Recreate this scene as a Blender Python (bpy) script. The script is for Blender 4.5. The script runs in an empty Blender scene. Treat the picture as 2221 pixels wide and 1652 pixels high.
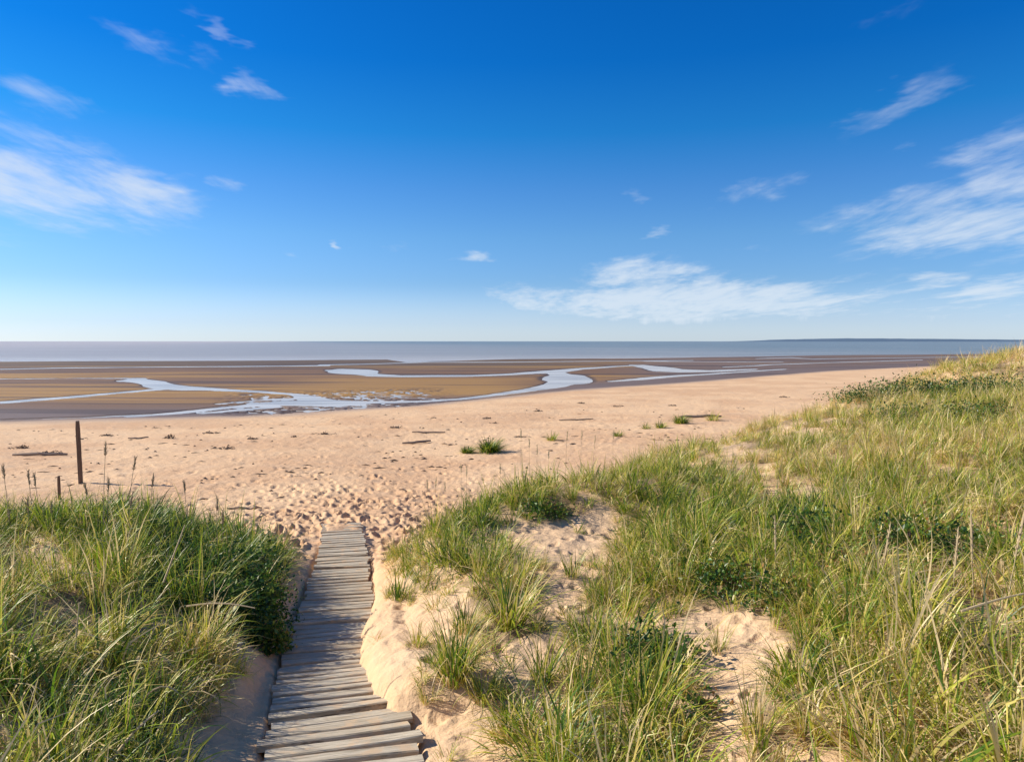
import bpy, math, random
import numpy as np
from mathutils import Vector, Matrix

random.seed(7); RNG = np.random.default_rng(7)
SC = bpy.context.scene
COL = SC.collection
R = math.radians

# ------------------------------------------------------------------ camera
EYE = 4.45                      # eye height above the sea
F = 1586.0                      # focal length in units of a 2221 x 1652 picture
CX, CY = 1110.5, 826.0
PITCH = math.atan(86.0 / F)
cam = bpy.data.cameras.new('camera'); camo = bpy.data.objects.new('camera', cam)
COL.objects.link(camo); SC.camera = camo
cam.sensor_width = 36; cam.lens = 36 * F / 2221.0
cam.clip_start = 0.05; cam.clip_end = 80000
camo.location = (0, 0, EYE); camo.rotation_euler = (math.pi / 2 - PITCH, 0, 0)

# ------------------------------------------------------------------ light
SUN_EL, SUN_AZ = 29.5, -77.0    # degrees; azimuth from +Y, negative = to the left
world = bpy.data.worlds.new('World'); SC.world = world; world.use_nodes = True
SKY_STRENGTH = 0.093
sun = bpy.data.lights.new('sun', 'SUN'); sun.energy = 5.0; sun.angle = R(0.53); sun.color = (1.0, 0.94, 0.85)
suno = bpy.data.objects.new('sun', sun); COL.objects.link(suno)
sd = Vector((math.sin(R(SUN_AZ)) * math.cos(R(SUN_EL)), math.cos(R(SUN_AZ)) * math.cos(R(SUN_EL)), math.sin(R(SUN_EL))))
suno.rotation_euler = sd.to_track_quat('Z', 'Y').to_euler()
SC.view_settings.view_transform = 'Standard'; SC.view_settings.look = 'None'
SC.view_settings.exposure = 0.5; SC.view_settings.gamma = 1.0
SC.view_settings.use_curve_mapping = False
SC.cycles.max_bounces = 5; SC.cycles.transparent_max_bounces = 6


class NT:
    """small helper for writing node graphs"""
    def __init__(s, tree): s.t = tree; s.n = tree.nodes; s.l = tree.links
    def node(s, typ, **kw):
        n = s.n.new(typ)
        for k, v in kw.items(): setattr(n, k, v)
        return n
    def put(s, sock, v):
        if isinstance(v, bpy.types.NodeSocket): s.l.new(v, sock)
        elif v is not None: sock.default_value = v
    def m(s, op, a, b=None, c=None, clamp=False):
        n = s.node('ShaderNodeMath', operation=op); n.use_clamp = clamp
        s.put(n.inputs[0], a); s.put(n.inputs[1], b); s.put(n.inputs[2], c)
        return n.outputs[0]
    def vm(s, op, a, b=None):
        n = s.node('ShaderNodeVectorMath', operation=op)
        s.put(n.inputs[0], a); s.put(n.inputs[1], b)
        return n.outputs['Value'] if op in ('LENGTH', 'DOT_PRODUCT') else n.outputs[0]
    def xyz(s, x, y, z=0.0):
        n = s.node('ShaderNodeCombineXYZ'); s.put(n.inputs[0], x); s.put(n.inputs[1], y); s.put(n.inputs[2], z)
        return n.outputs[0]
    def noise(s, vec, scale, detail=4, rough=0.5, dist=0.0):
        n = s.node('ShaderNodeTexNoise'); s.put(n.inputs['Vector'], vec)
        n.inputs['Scale'].default_value = scale; n.inputs['Detail'].default_value = detail
        n.inputs['Roughness'].default_value = rough; n.inputs['Distortion'].default_value = dist
        return n.outputs['Fac']
    def rng(s, v, a, b, c=0.0, d=1.0, smooth=True):
        n = s.node('ShaderNodeMapRange'); n.interpolation_type = 'SMOOTHSTEP' if smooth else 'LINEAR'
        s.put(n.inputs[0], v); s.put(n.inputs[1], a); s.put(n.inputs[2], b); s.put(n.inputs[3], c); s.put(n.inputs[4], d)
        return n.outputs[0]
    def mix(s, f, a, b, blend='MIX'):
        n = s.node('ShaderNodeMix', data_type='RGBA', blend_type=blend)
        s.put(n.inputs[0], f)
        s.put(n.inputs[6], a if isinstance(a, bpy.types.NodeSocket) else tuple(a) + (1,) if len(a) == 3 else a)
        s.put(n.inputs[7], b if isinstance(b, bpy.types.NodeSocket) else tuple(b) + (1,) if len(b) == 3 else b)
        return n.outputs[2]
    def ramp(s, f, stops):
        n = s.node('ShaderNodeValToRGB'); e = n.color_ramp.elements
        while len(e) < len(stops): e.new(0.5)
        for i, (p, c) in enumerate(stops):
            e[i].position = p; e[i].color = tuple(c) + (1,)
        s.put(n.inputs[0], f); return n.outputs[0]


# ---- sky
g = NT(world.node_tree)
for n in list(g.n): g.n.remove(n)
out = g.node('ShaderNodeOutputWorld'); bg = g.node('ShaderNodeBackground')
g.l.new(bg.outputs[0], out.inputs[0])
sky = g.node('ShaderNodeTexSky', sky_type='NISHITA')
sky.sun_disc = False; sky.sun_elevation = R(SUN_EL); sky.sun_rotation = R(SUN_AZ)
sky.altitude = 0; sky.air_density = 1.0; sky.dust_density = 0.4; sky.ozone_density = 1.5
tc = g.node('ShaderNodeTexCoord')
sp = g.node('ShaderNodeSeparateXYZ'); g.l.new(tc.outputs['Generated'], sp.inputs[0])
X, Y, Z = sp.outputs
az = g.m('MULTIPLY', g.m('ARCTAN2', X, Y), 57.2958)
el = g.m('MULTIPLY', g.m('ARCSINE', Z), 57.2958)
ang = g.xyz(az, el)
# the deep blue, polarised look of this sky: one even grade by height, the same all round
grade = g.ramp(g.m('DIVIDE', el, 60.0), [(0, (.75, 1.0, 1.6)), (.023, (.57, .813, 1.43)), (.072, (.417, .673, 1.135)), (.132, (.36, .68, 1.09)),
                                         (.19, (.25, .62, 1.09)), (.258, (.07, .565, 1.08)), (.34, (.02, .47, 1.08)), (.41, (.015, .45, 1.08)), (1, (.12, .45, 1.0))])
zc = g.m('MAXIMUM', Z, 0.03)
zc2 = g.m('ADD', zc, 0.06)
plane = g.xyz(g.m('DIVIDE', X, zc2), g.m('MULTIPLY', g.m('DIVIDE', Y, zc2), 0.34))
n1 = g.noise(plane, 2.6, 6, 0.62, 0.4)
n2 = g.noise(plane, 9.0, 4, 0.6, 0.2)
ang2 = g.vm('MULTIPLY', ang, (.45, 1.6, 1)); w1 = g.noise(ang2, 0.22, 4, 0.65); w2 = g.noise(g.vm('ADD', ang2, (71, 33, 5)), 0.30, 4, 0.65)
ang = g.vm('ADD', ang, g.xyz(g.m('MULTIPLY', g.m('SUBTRACT', w1, .5), 12.0), g.m('MULTIPLY', g.m('SUBTRACT', w2, .5), 2.6)))


def azel(px, py):
    u = (px - CX) / F; v = -(py - CY) / F
    d = Vector((u, math.cos(PITCH) + v * math.sin(PITCH), -math.sin(PITCH) + v * math.cos(PITCH))).normalized()
    return math.degrees(math.atan2(d.x, d.y)), math.degrees(math.asin(d.z))


# centre (px, py), half sizes in px, tilt (degrees, positive = rising to the right), strength
CLOUDS = [(40, 390, 250, 75, -8, 1.15), (230, 410, 190, 62, -10, 1.05), (90, 478, 130, 22, -14, .8),
          (60, 290, 190, 50, -14, .8), (100, 205, 150, 30, -6, .68), (310, 95, 105, 26, -18, .68), (475, 72, 75, 24, -35, .8),
          (560, 180, 62, 38, 5, .85), (465, 130, 60, 22, -25, .55), (490, 400, 50, 24, 0, .8), (400, 385, 60, 22, -8, .6),
          (600, 555, 36, 14, -8, .7), (767, 543, 22, 12, 0, 1.0), (725, 580, 40, 12, -5, .5), (870, 540, 60, 14, -8, .55),
          (1020, 562, 85, 18, 8, .9), (1370, 430, 55, 20, -5, .7), (1435, 497, 62, 15, 20, .9), (1640, 415, 105, 38, 14, .75),
          (1640, 530, 50, 14, 0, .7), (1950, 225, 130, 34, 27, .7), (1985, 305, 60, 15, 14, .7),
          (2010, 15, 170, 36, 5, .65), (2180, 370, 190, 80, 24, .95), (1960, 455, 220, 60, 8, .95), (2100, 490, 270, 62, 4, 1.1),
          (2300, 420, 240, 130, 10, 1.0),
          (1380, 592, 180, 34, 2, 1.1), (1480, 655, 520, 52, 0, 1.3), (1750, 630, 200, 32, 4, .8), (1200, 655, 220, 18, 4, .8),
          (1990, 617, 120, 20, 6, .95), (2190, 632, 170, 34, 3, 1.05), (1900, 685, 600, 34, 0, .85), (950, 715, 700, 30, 0, .6),
          (300, 690, 260, 22, 0, .3), (-260, 360, 260, 120, -8, 1.0), (2700, 300, 300, 120, 14, .9)]
tot = None
for (px, py, a, b, rot, st) in CLOUDS:
    A, E = azel(px, py)
    k = 57.2958 / F
    v = g.vm('SUBTRACT', ang, (A, E, 0))
    rn = g.node('ShaderNodeVectorRotate', rotation_type='Z_AXIS'); g.put(rn.inputs['Vector'], v); rn.inputs['Angle'].default_value = R(-rot)
    v = g.vm('MULTIPLY', rn.outputs[0], (1 / (a * k * 1.3), 1 / (b * k * 1.35), 0))
    w = g.rng(g.vm('LENGTH', v), 1.25, 0.1, 0.0, st)
    tot = w if tot is None else g.m('MAXIMUM', tot, w)
# more cloud of the same sort all round the unseen sky, cover raised to make shade less blue
other = g.rng(g.noise(plane, 0.55, 3, 0.5), 0.42, 0.66, 0.0, 1.0)
infr = g.m('MULTIPLY', g.rng(g.m('ABSOLUTE', az), 42, 60), 1.0)
infr = g.m('MAXIMUM', infr, g.rng(el, 28, 40))
tot = g.m('MAXIMUM', tot, g.m('MULTIPLY', other, infr))
tex = g.m('ADD', g.m('MULTIPLY', n1, 0.72), g.m('MULTIPLY', n2, 0.28))
# threshold falls where the patch is strong
thr = g.m('SUBTRACT', 0.68, g.m('MULTIPLY', tot, 0.42))
cm = g.rng(tex, thr, g.m('ADD', thr, 0.42), 0.0, 1.0)
cm = g.m('MULTIPLY', cm, g.rng(tot, 0.02, 1.05, 0.0, 0.80), clamp=True)
cm = g.m('MAXIMUM', cm, g.rng(el, 5.0, 0.3, 0.0, 0.38))
skyc = g.mix(1.0, sky.outputs[0], grade, 'MULTIPLY')
cloudc = g.mix(g.rng(el, 0, 22), (5.6, 6.3, 7.0), (5.0, 5.6, 6.9))
fin = g.mix(cm, skyc, cloudc)
g.put(bg.inputs[0], fin); bg.inputs[1].default_value = SKY_STRENGTH


# ------------------------------------------------------------------ helpers
def unproj(px, py, Yd=None, z=None):
    u = (px - CX) / F; v = -(py - CY) / F
    d = np.array([u, math.cos(PITCH) + v * math.sin(PITCH), -math.sin(PITCH) + v * math.cos(PITCH)])
    t = Yd / d[1] if Yd is not None else (z - EYE) / d[2]
    return np.array([0, 0, EYE]) + d * t


def proj(P):
    P = np.asarray(P, float); x = P[..., 0]; y = P[..., 1]; z = P[..., 2] - EYE
    fw = y * math.cos(PITCH) - z * math.sin(PITCH); up = y * math.sin(PITCH) + z * math.cos(PITCH)
    fw = np.where(fw < 0.05, 0.05, fw)
    return CX + F * x / fw, CY - F * up / fw


def sstep(a, b, x):
    t = np.clip((x - a) / (b - a), 0, 1); return t * t * (3 - 2 * t)


def hash2(ix, iy, seed):
    h = (ix.astype(np.int64) * 374761393 + iy.astype(np.int64) * 668265263 + seed * 974711) & 0x7fffffff
    h = (h ^ (h >> 13)) * 1274126177 & 0x7fffffff
    h = h ^ (h >> 16)
    return (h & 0xffff) / 65535.0


def vnoise(x, y, seed=0):
    ix = np.floor(x); iy = np.floor(y); fx = x - ix; fy = y - iy
    fx = fx * fx * (3 - 2 * fx); fy = fy * fy * (3 - 2 * fy)
    a = hash2(ix, iy, seed); b = hash2(ix + 1, iy, seed); c = hash2(ix, iy + 1, seed); d = hash2(ix + 1, iy + 1, seed)
    return (a * (1 - fx) + b * fx) * (1 - fy) + (c * (1 - fx) + d * fx) * fy


def fbm(x, y, oct=4, seed=0, gain=0.5):
    s = 0; a = 1; t = 0
    for o in range(oct):
        s = s + a * vnoise(x * 2 ** o + o * 17.3, y * 2 ** o - o * 9.1, seed + o); t += a; a *= gain
    return s / t - 0.5


def inpoly(px, py, poly):
    px = np.asarray(px); py = np.asarray(py); ins = np.zeros(px.shape, bool)
    n = len(poly)
    for i in range(n):
        x0, y0 = poly[i]; x1, y1 = poly[(i + 1) % n]
        if y0 == y1: continue
        c = ((y0 > py) != (y1 > py)) & (px < (x1 - x0) * (py - y0) / (y1 - y0) + x0)
        ins ^= c
    return ins


def polydist(px, py, poly):
    """distance outside a polygon (0 inside) in the units of the polygon"""
    d = np.full(np.shape(px), 1e9)
    n = len(poly)
    for i in range(n):
        x0, y0 = poly[i]; x1, y1 = poly[(i + 1) % n]
        dx, dy = x1 - x0, y1 - y0; L = dx * dx + dy * dy + 1e-9
        t = np.clip(((px - x0) * dx + (py - y0) * dy) / L, 0, 1)
        d = np.minimum(d, np.hypot(px - x0 - t * dx, py - y0 - t * dy))
    return np.where(inpoly(px, py, poly), -d, d)


def tag(o, label=None, cat=None, group=None, kind=None):
    if label: o['label'] = label
    if cat: o['category'] = cat
    if group: o['group'] = group
    if kind: o['kind'] = kind
    return o


def link(name, me, parent=None):
    o = bpy.data.objects.new(name, me); COL.objects.link(o)
    if parent is not None: o.parent = parent
    return o


def empty(name, loc, rz=0.0):
    o = bpy.data.objects.new(name, None); COL.objects.link(o); o.location = loc; o.rotation_euler = (0, 0, rz)
    o.empty_display_size = 0.1
    return o


def mesh(name, V, Fc, mat=None, smooth=False):
    me = bpy.data.meshes.new(name)
    V = np.asarray(V, np.float32); 
    if isinstance(Fc, np.ndarray):
        k = Fc.shape[1]; n = Fc.shape[0]
        me.vertices.add(len(V)); me.vertices.foreach_set('co', V.ravel())
        me.loops.add(n * k); me.loops.foreach_set('vertex_index', Fc.astype(np.int32).ravel())
        me.polygons.add(n); me.polygons.foreach_set('loop_start', np.arange(0, n * k, k, dtype=np.int32))
        me.polygons.foreach_set('loop_total', np.full(n, k, np.int32))
        me.update(calc_edges=True)
    else:
        me.from_pydata([tuple(map(float, v)) for v in V], [], Fc); me.update()
    if smooth: me.polygons.foreach_set('use_smooth', np.ones(len(me.polygons), bool))
    if mat: me.materials.append(mat)
    return me


def fattr(me, name, vals, dom='POINT'):
    a = me.attributes.new(name, 'FLOAT', dom); a.data.foreach_set('value', np.asarray(vals, np.float32).ravel())


def material(name):
    m = bpy.data.materials.new(name); m.use_nodes = True
    t = NT(m.node_tree)
    p = t.n['Principled BSDF']
    return m, t, p


# ------------------------------------------------------------------ the lie of the land
SHX = np.array([-4000, -27.7, -16, -6.5, 5.7, 18.7, 47, 69, 1000, 4000.])
SHY = np.array([20, 39.8, 42.5, 49.5, 66, 78, 108, 125, 804, 3000.])


def shoreY(x): return np.interp(x, SHX, SHY)


# boardwalk centre line: distance Y -> x, depth under the eye
PB = np.array([2.6, 4.17, 4.8, 5.5, 6.25, 7.4, 8.8, 10.2, 11.5, 13.0, 13.9, 15.5])
PH = np.array([2.22, 2.40, 2.50, 2.62, 2.80, 2.96, 3.10, 3.23, 3.35, 3.45, 3.50, 3.58])
PXc = np.array([-.66, -1.00, -1.16, -1.36, -1.58, -1.85, -2.13, -2.42, -2.70, -3.06, -3.28, -3.6])


def pathx(y): return np.interp(y, PB, PXc)
def pathz(y): return EYE - np.interp(y, PB, PH)


CP = []   # px, py, Y  on bare ground
CPI = [
    # right edge of the picture and outside it
    (2221, 1652, 3.3), (2221, 1400, 4.5), (2221, 1200, 6.3), (2221, 1000, 10), (2221, 900, 14), (2221, 838, 19), (2221, 784, 26),
    (2000, 1652, 3.35), (2000, 1400, 4.6), (2000, 1200, 6.5), (2000, 1000, 10.4), (2000, 920, 14), (2000, 860, 18.5), (2000, 816, 24),
    (1800, 1652, 3.4), (1800, 1400, 4.8), (1800, 1200, 6.8), (1800, 1050, 9.8), (1800, 950, 13.5), (1800, 905, 17), (1800, 878, 20),
    (1650, 1500, 4.3), (1650, 1200, 7.1), (1650, 1050, 10.2), (1650, 960, 14), (1650, 925, 17),
    (1500, 1652, 3.7), (1500, 1400, 5.2), (1500, 1250, 6.8), (1500, 1100, 9.4), (1500, 1020, 12), (1500, 978, 14),
    (1350, 1500, 4.7), (1350, 1300, 6.5), (1350, 1150, 8.8), (1350, 1040, 11.6),
    (1200, 1652, 4.0), (1200, 1500, 4.8), (1200, 1350, 6.0), (1200, 1200, 7.8), (1200, 1120, 9.2), (1200, 1050, 10.6),
    (1080, 1600, 4.2), (1080, 1450, 5.1), (1080, 1300, 6.6), (1080, 1170, 8.5), (1080, 1095, 9.9),
    (960, 1600, 4.35), (970, 1450, 5.35), (980, 1330, 6.5), (960, 1230, 7.9), (970, 1150, 9.2),
    (870, 1500, 5.2), (870, 1400, 6.2), (880, 1330, 7.1), (880, 1260, 8.2),
    # left dune
    (400, 1652, 3.9), (400, 1450, 5.1), (400, 1300, 6.6), (400, 1200, 8.0), (400, 1155, 9.0),
    (490, 1400, 6.0), (500, 1270, 7.9), (520, 1330, 7.2), (500, 1210, 9.3), (470, 1560, 4.6),
    (200, 1652, 3.5), (200, 1400, 4.9), (200, 1250, 6.5), (200, 1128, 9.0),
    (0, 1652, 3.2), (0, 1400, 4.6), (0, 1228, 6.5), (0, 1158, 8.0)]
for px, py, yd in CPI: CP.append(unproj(px, py, yd))
for y_ in (3, 4.17, 5, 6.25, 7.4, 8.8, 10.2, 11.5, 13, 14.5):
    for dx in (-.25, .25): CP.append(np.array([pathx(y_) + dx, y_, pathz(y_) - .07]))
W = [  # x, y, depth under the eye
    (-12, 12, 3.0), (-7.5, 12, 3.1), (-4.6, 12, 3.3), (-.5, 12, 3.15), (-1.5, 14, 3.6), (-6, 15, 3.68), (-3.3, 16, 3.68), (-11, 16, 3.7), (0, 16, 3.7), (2, 17.5, 3.6),
    (1.2, 13.3, 3.0), (4.8, 18.5, 3.3), (5.5, 22, 3.85), (9.5, 23, 2.9), (11, 28, 3.8), (16, 29, 2.5), (19, 34, 3.7), (24, 38, 2.4), (28, 44, 3.7),
    (42, 50, 2.2), (50, 62, 3.7), (80, 85, 2.4), (90, 98, 3.7), (26, 30, .5), (36, 36, .6), (60, 55, .8), (30, 15, .6), (15, 6, 1.4), (8, 2, 1.7), (30, -10, .9),
    (-8, 4, 1.7), (-20, 8, 1.9), (-20, 14, 3.2), (-20, 20, 3.8), (-8, 20, 3.85), (0, 21, 3.85), (-16, 30, 4.05), (-4, 30, 4.0), (8, 32, 4.0), (20, 45, 4.0), (4, 45, 4.12),
    (35, 62, 4.0), (60, 85, 4.05), (-40, 0, 1.9), (-40, 20, 3.6), (-40, 30, 4.1), (0, -2, 1.95), (0, -10, 1.8), (-10, -10, 1.5), (10, -10, 1.5), (-20, -40, 1.6), (30, -40, 1.2),
    (-1.5, 0, 2.0), (3, 0, 1.85), (-4, 1, 1.8)]
for x_, y_, h_ in W: CP.append(np.array([x_, y_, EYE - h_]))
CP = np.array(CP)


def tps_fit(P, lam=0.002):
    n = len(P); d = np.hypot(P[:, None, 0] - P[None, :, 0], P[:, None, 1] - P[None, :, 1])
    K = np.where(d > 0, d * d * np.log(d + 1e-12), 0)
    Q = np.c_[np.ones(n), P[:, :2]]
    A = np.zeros((n + 3, n + 3)); A[:n, :n] = K + lam * n * np.eye(n) * .3; A[:n, n:] = Q; A[n:, :n] = Q.T
    return np.linalg.solve(A, np.r_[P[:, 2], 0, 0, 0])


TW = tps_fit(CP)


def tps_eval(x, y):
    s = TW[-3] + TW[-2] * x + TW[-1] * y
    for i in range(len(CP)):
        d2 = (x - CP[i, 0]) ** 2 + (y - CP[i, 1]) ** 2
        s = s + TW[i] * 0.5 * d2 * np.log(d2 + 1e-12)
    return s


# water channels on the flats, in picture units: (px, py, half height) polylines
CH = [
    [(-300, 884, 2.6), (0, 871, 2.4), (169, 858, 1.8), (300, 847, 1.3), (372, 841, 1.6)],
    [(262, 825, 1.4), (300, 824, 4.2), (330, 829, 4.8), (360, 836, 5.2), (400, 840, 4.2), (450, 842, 2.4), (562, 848, 1.8), (637, 854, 1.8), (675, 862, 4.0), (720, 872, 5.0)],
    [(-300, 822, 1.3), (0, 820.5, 1.0), (180, 819.5, .8), (315, 819.5, 1.1)],
    [(-300, 803, 1.0), (0, 800, .9), (150, 797, .9), (350, 795, .8), (525, 794, .9), (706, 792, 1.1)],
    [(694, 790.5, .9), (806, 788.5, .8), (919, 785, .8), (1106, 784.5, .8), (1256, 783, .7), (1500, 781, .7)],
    [(706, 802, 1.2), (740, 804, 4.6), (785, 806, 5.4), (806, 812, 3.0), (870, 815, 1.9), (1031, 814, 1.8), (1100, 811, 1.8), (1160, 807, 2.2), (1205, 805, 3.4), (1256, 799, 1.7), (1331, 794, 1.1), (1400, 791, .8)],
    [(1205, 806, 3.0), (1222, 813, 3.8), (1232, 820, 8.0), (1250, 824, 6.5), (1276, 822, 2.5)],
    [(1235, 824, 6.0), (1208, 834, 3.6), (1144, 845, 2.2), (1069, 855, 1.7), (994, 864, 1.7), (919, 868.5, 1.6), (806, 870, 2.2), (740, 872, 5.0), (694, 872, 5.5), (620, 872, 4.5), (560, 876, 2.6), (470, 884, 2.2), (400, 892, 2.2), (280, 902, 1.6)],
    [(-100, 913, .8), (0, 909, .9), (180, 904, 1.3), (337, 897, 1.6), (430, 889, 2.2)],
    [(640, 862, 1.2), (600, 864, 1.6), (540, 868, 1.2), (470, 874, 1.0)],
    [(600, 880, 2.2), (540, 886, 2.0), (440, 894, 1.8)],
    [(1376, 791, 1.0), (1400, 794, 3.0), (1430, 799, 4.8), (1470, 803, 3.0), (1540, 804, 1.8), (1640, 800, 1.0)],
    [(1330, 826, 1.2), (1400, 820, 1.8), (1470, 814, 1.6), (1575, 808, 1.1), (1700, 800, .8)],
    [(1575, 795, .7), (1680, 790, .7), (1820, 785, .6), (2000, 780, .6)],
    [(1640, 777, .6), (1714, 775, .9), (1760, 778, .7), (1900, 776, .6), (2200, 772, .5)],
    [(1400, 783, .6), (1560, 784, .6), (1700, 784, .6)]]
SEAX = [-900, 0, 400, 840, 880, 1100, 1500, 1800, 2221, 3400]
SEAY = [785, 783, 781, 777.5, 783.5, 778, 774, 769, 765, 762]
FLATZ = 0.07


def channel_mask(px, py):
    m = np.zeros(px.shape)
    for line in CH:
        for (x0, y0, w0), (x1, y1, w1) in zip(line[:-1], line[1:]):
            dx, dy = x1 - x0, y1 - y0
            # along x mostly; the picture's y is squeezed, so stretch it for the distance
            ky = 6.0
            L = dx * dx + (dy * ky) ** 2
            t = np.clip(((px - x0) * dx + (py - y0) * dy * ky * ky) / L, 0, 1)
            w = (w0 + t * (w1 - w0)) * .96
            d = np.hypot((px - x0 - t * dx) / ky, py - y0 - t * dy)
            m = np.maximum(m, sstep(1.7, 0.55, d / w))
    return m


# boards
PLANK_STEP = 0.172
PLANK_Y0, PLANK_Y1 = 3.3, 13.9


def ground_z(x, y, detail=True):
    x = np.asarray(x, float); y = np.asarray(y, float)
    r = np.hypot(x, y)
    z1 = tps_eval(x, y)
    z1 = z1 * sstep(150, 90, r) + 2.6 * (1 - sstep(150, 90, r))
    s = shoreY(x) - y                      # how far inland
    zb = 0.06 + np.clip(s, 0, 60) * 0.017
    w = sstep(7, 22, s)
    z = np.where(w > 0, zb * (1 - w) + z1 * w, zb)
    z = np.where(s > 0, np.maximum(z, zb), z)
    z = np.where(s < 0, FLATZ + 0.0 * s, z)
    # dune lumps
    lum = sstep(1.0, 1.8, z)
    if detail:
        z = z + lum * (0.16 * fbm(x * .9, y * .9, 3, 3) + 0.06 * fbm(x * 3.1, y * 3.1, 3, 5))
        dry = sstep(0, 5, s)
        z = z + dry * (0.05 * fbm(x * 1.3, y * 1.3, 3, 11) + 0.045 * fbm(x * 4.5, y * 4.5, 3, 13) * (r < 60))
    # path corridor
    inr = (y > 1.0) & (y < 16.0)
    pc = np.where(inr, x - pathx(y), 9.0) * 0.97
    half = 0.44
    bury_r = np.interp(y, [2, 4.6, 4.78, 5.5, 6.3, 7.2, 8.4, 12, 14], [.5, .50, .26, .20, .18, .22, .36, .42, .3])
    bury_l = np.interp(y, [2, 5, 6.3, 8, 9, 11, 13, 14], [.62, .58, .50, .46, .43, .38, .30, .24])
    nz = 0.07 * fbm(x * 2.2, y * 2.2, 3, 21)
    lo = sstep(bury_r + .13, bury_r - .04, pc + nz) * sstep(bury_l + .14, bury_l - .04, -pc + nz)
    endf = sstep(15.0, 13.3, y)
    bank = pathz(y) + .03 + .09 * fbm(x * 4.2, y * 4.2, 4, 25) + .42 * np.clip(pc + nz - bury_r, 0, .35) + .05 * sstep(0, .25, pc + nz - bury_r)
    onb = sstep(4.72, 4.95, y) * sstep(9.0, 7.6, y) * (pc > 0)
    z = np.where(inr & (onb > 0), np.maximum(z, bank * onb + z * (1 - onb)), z)
    pz = pathz(y) - 0.15 + .11 * sstep(.40, .50, np.abs(pc)) * sstep(13, 12, y) + .065 * sstep(11, 12.6, y) + (0.085 + .10 * fbm(x * 3.0, y * 3.0, 3, 23)) * sstep(12.0, 13.6, y)
    z = np.where(inr, z * (1 - lo * endf) + pz * lo * endf, z)
    return z


# --------- polar sheet
rr = [0.25]
while rr[-1] < 3.0: rr.append(rr[-1] * 1.04)
while rr[-1] < 18: rr.append(rr[-1] * 1.0044)
while rr[-1] < 300: rr.append(rr[-1] * 1.0062)
while rr[-1] < 5200: rr.append(rr[-1] * 1.04)
rr = np.array(rr)
th = list(np.arange(-43, 43.001, 0.125))
left = list(np.arange(-180, -43, 2.5)); right_ = list(np.arange(43 + 2, 180.01, 2.5))
th = np.radians(np.array(left + th + right_))
NR, NT_ = len(rr), len(th)
RRm, THm = np.meshgrid(rr, th, indexing='ij')
GX = RRm * np.sin(THm); GY = RRm * np.cos(THm)
GZ = ground_z(GX, GY)
s_in = shoreY(GX) - GY
ppx, ppy = proj(np.stack([GX, GY, np.full_like(GX, FLATZ)], -1))
flat = s_in < 1.0
warpx = ppx + 26 * fbm(GX * .12, GY * .06, 3, 31)
warpy = ppy + 2.2 * sstep(775, 850, ppy) * fbm(GX * .25, GY * .25, 4, 33) + 1.0 * sstep(790, 860, ppy) * fbm(GX * 1.1, GY * .9, 3, 34)
chm = np.where(flat & (GY > 20) & (RRm < 420), channel_mask(warpx, warpy), 0)
# braided shallow water near the shore
br = sstep(430, 620, ppx) * sstep(1040, 760, ppx) * sstep(0.5, -2.0, s_in) * sstep(-26, -14, s_in)
brn = 1 - np.abs(fbm(GX * .5 + GY * .35, GY * .55 - GX * .1, 4, 41)) * 9
brn2 = 1 - np.abs(fbm(GX * .9 - GY * .35, GY * .8, 3, 42)) * 11
chm = np.maximum(chm, br * sstep(0.35, 0.8, np.maximum(brn, brn2)))
seaedge = np.interp(ppx, SEAX, SEAY) + 3.0 * fbm(GX * .03, GY * .02, 3, 43)
seam = np.where(GY > 20, sstep(1.5, -1.5, ppy - seaedge), 0)
seam = np.where(RRm > 420, (s_in < -60) * 1.0, seam)
flz = FLATZ + 0.05 * fbm(GX * .12, GY * .06, 4, 51) - 0.02 + 0.03 * sstep(0, -60, s_in)
GZ = np.where(s_in < 0, flz * sstep(0, -4, s_in) + GZ * (1 - sstep(0, -4, s_in)), GZ)
GZ = np.where(flat, GZ - chm * 0.16 - seam * 0.6 * (1 + sstep(0, 100, -s_in)), GZ)


# footprints and pits in the dry sand
def stamp(x, y, L, Wd, a, dep):
    r0 = math.hypot(x, y); t0 = math.atan2(x, y)
    R_ = L * 2.0
    i0, i1 = np.searchsorted(rr, [r0 - R_, r0 + R_]); j0, j1 = np.searchsorted(th, [t0 - R_ / r0, t0 + R_ / r0])
    if i1 <= i0 or j1 <= j0: return
    sx = GX[i0:i1, j0:j1] - x; sy = GY[i0:i1, j0:j1] - y
    c, s = math.cos(a), math.sin(a)
    u = (sx * c + sy * s) / L; v = (-sx * s + sy * c) / Wd
    q = np.sqrt(u * u + v * v)
    GZ[i0:i1, j0:j1] += -dep * sstep(1.0, 0.35, q) + dep * .45 * sstep(1.0, 1.25, q) * sstep(1.9, 1.3, q)


def near_path(x, y): return (abs(x - pathx(y)) < .62) & (y < 13.9)


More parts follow.
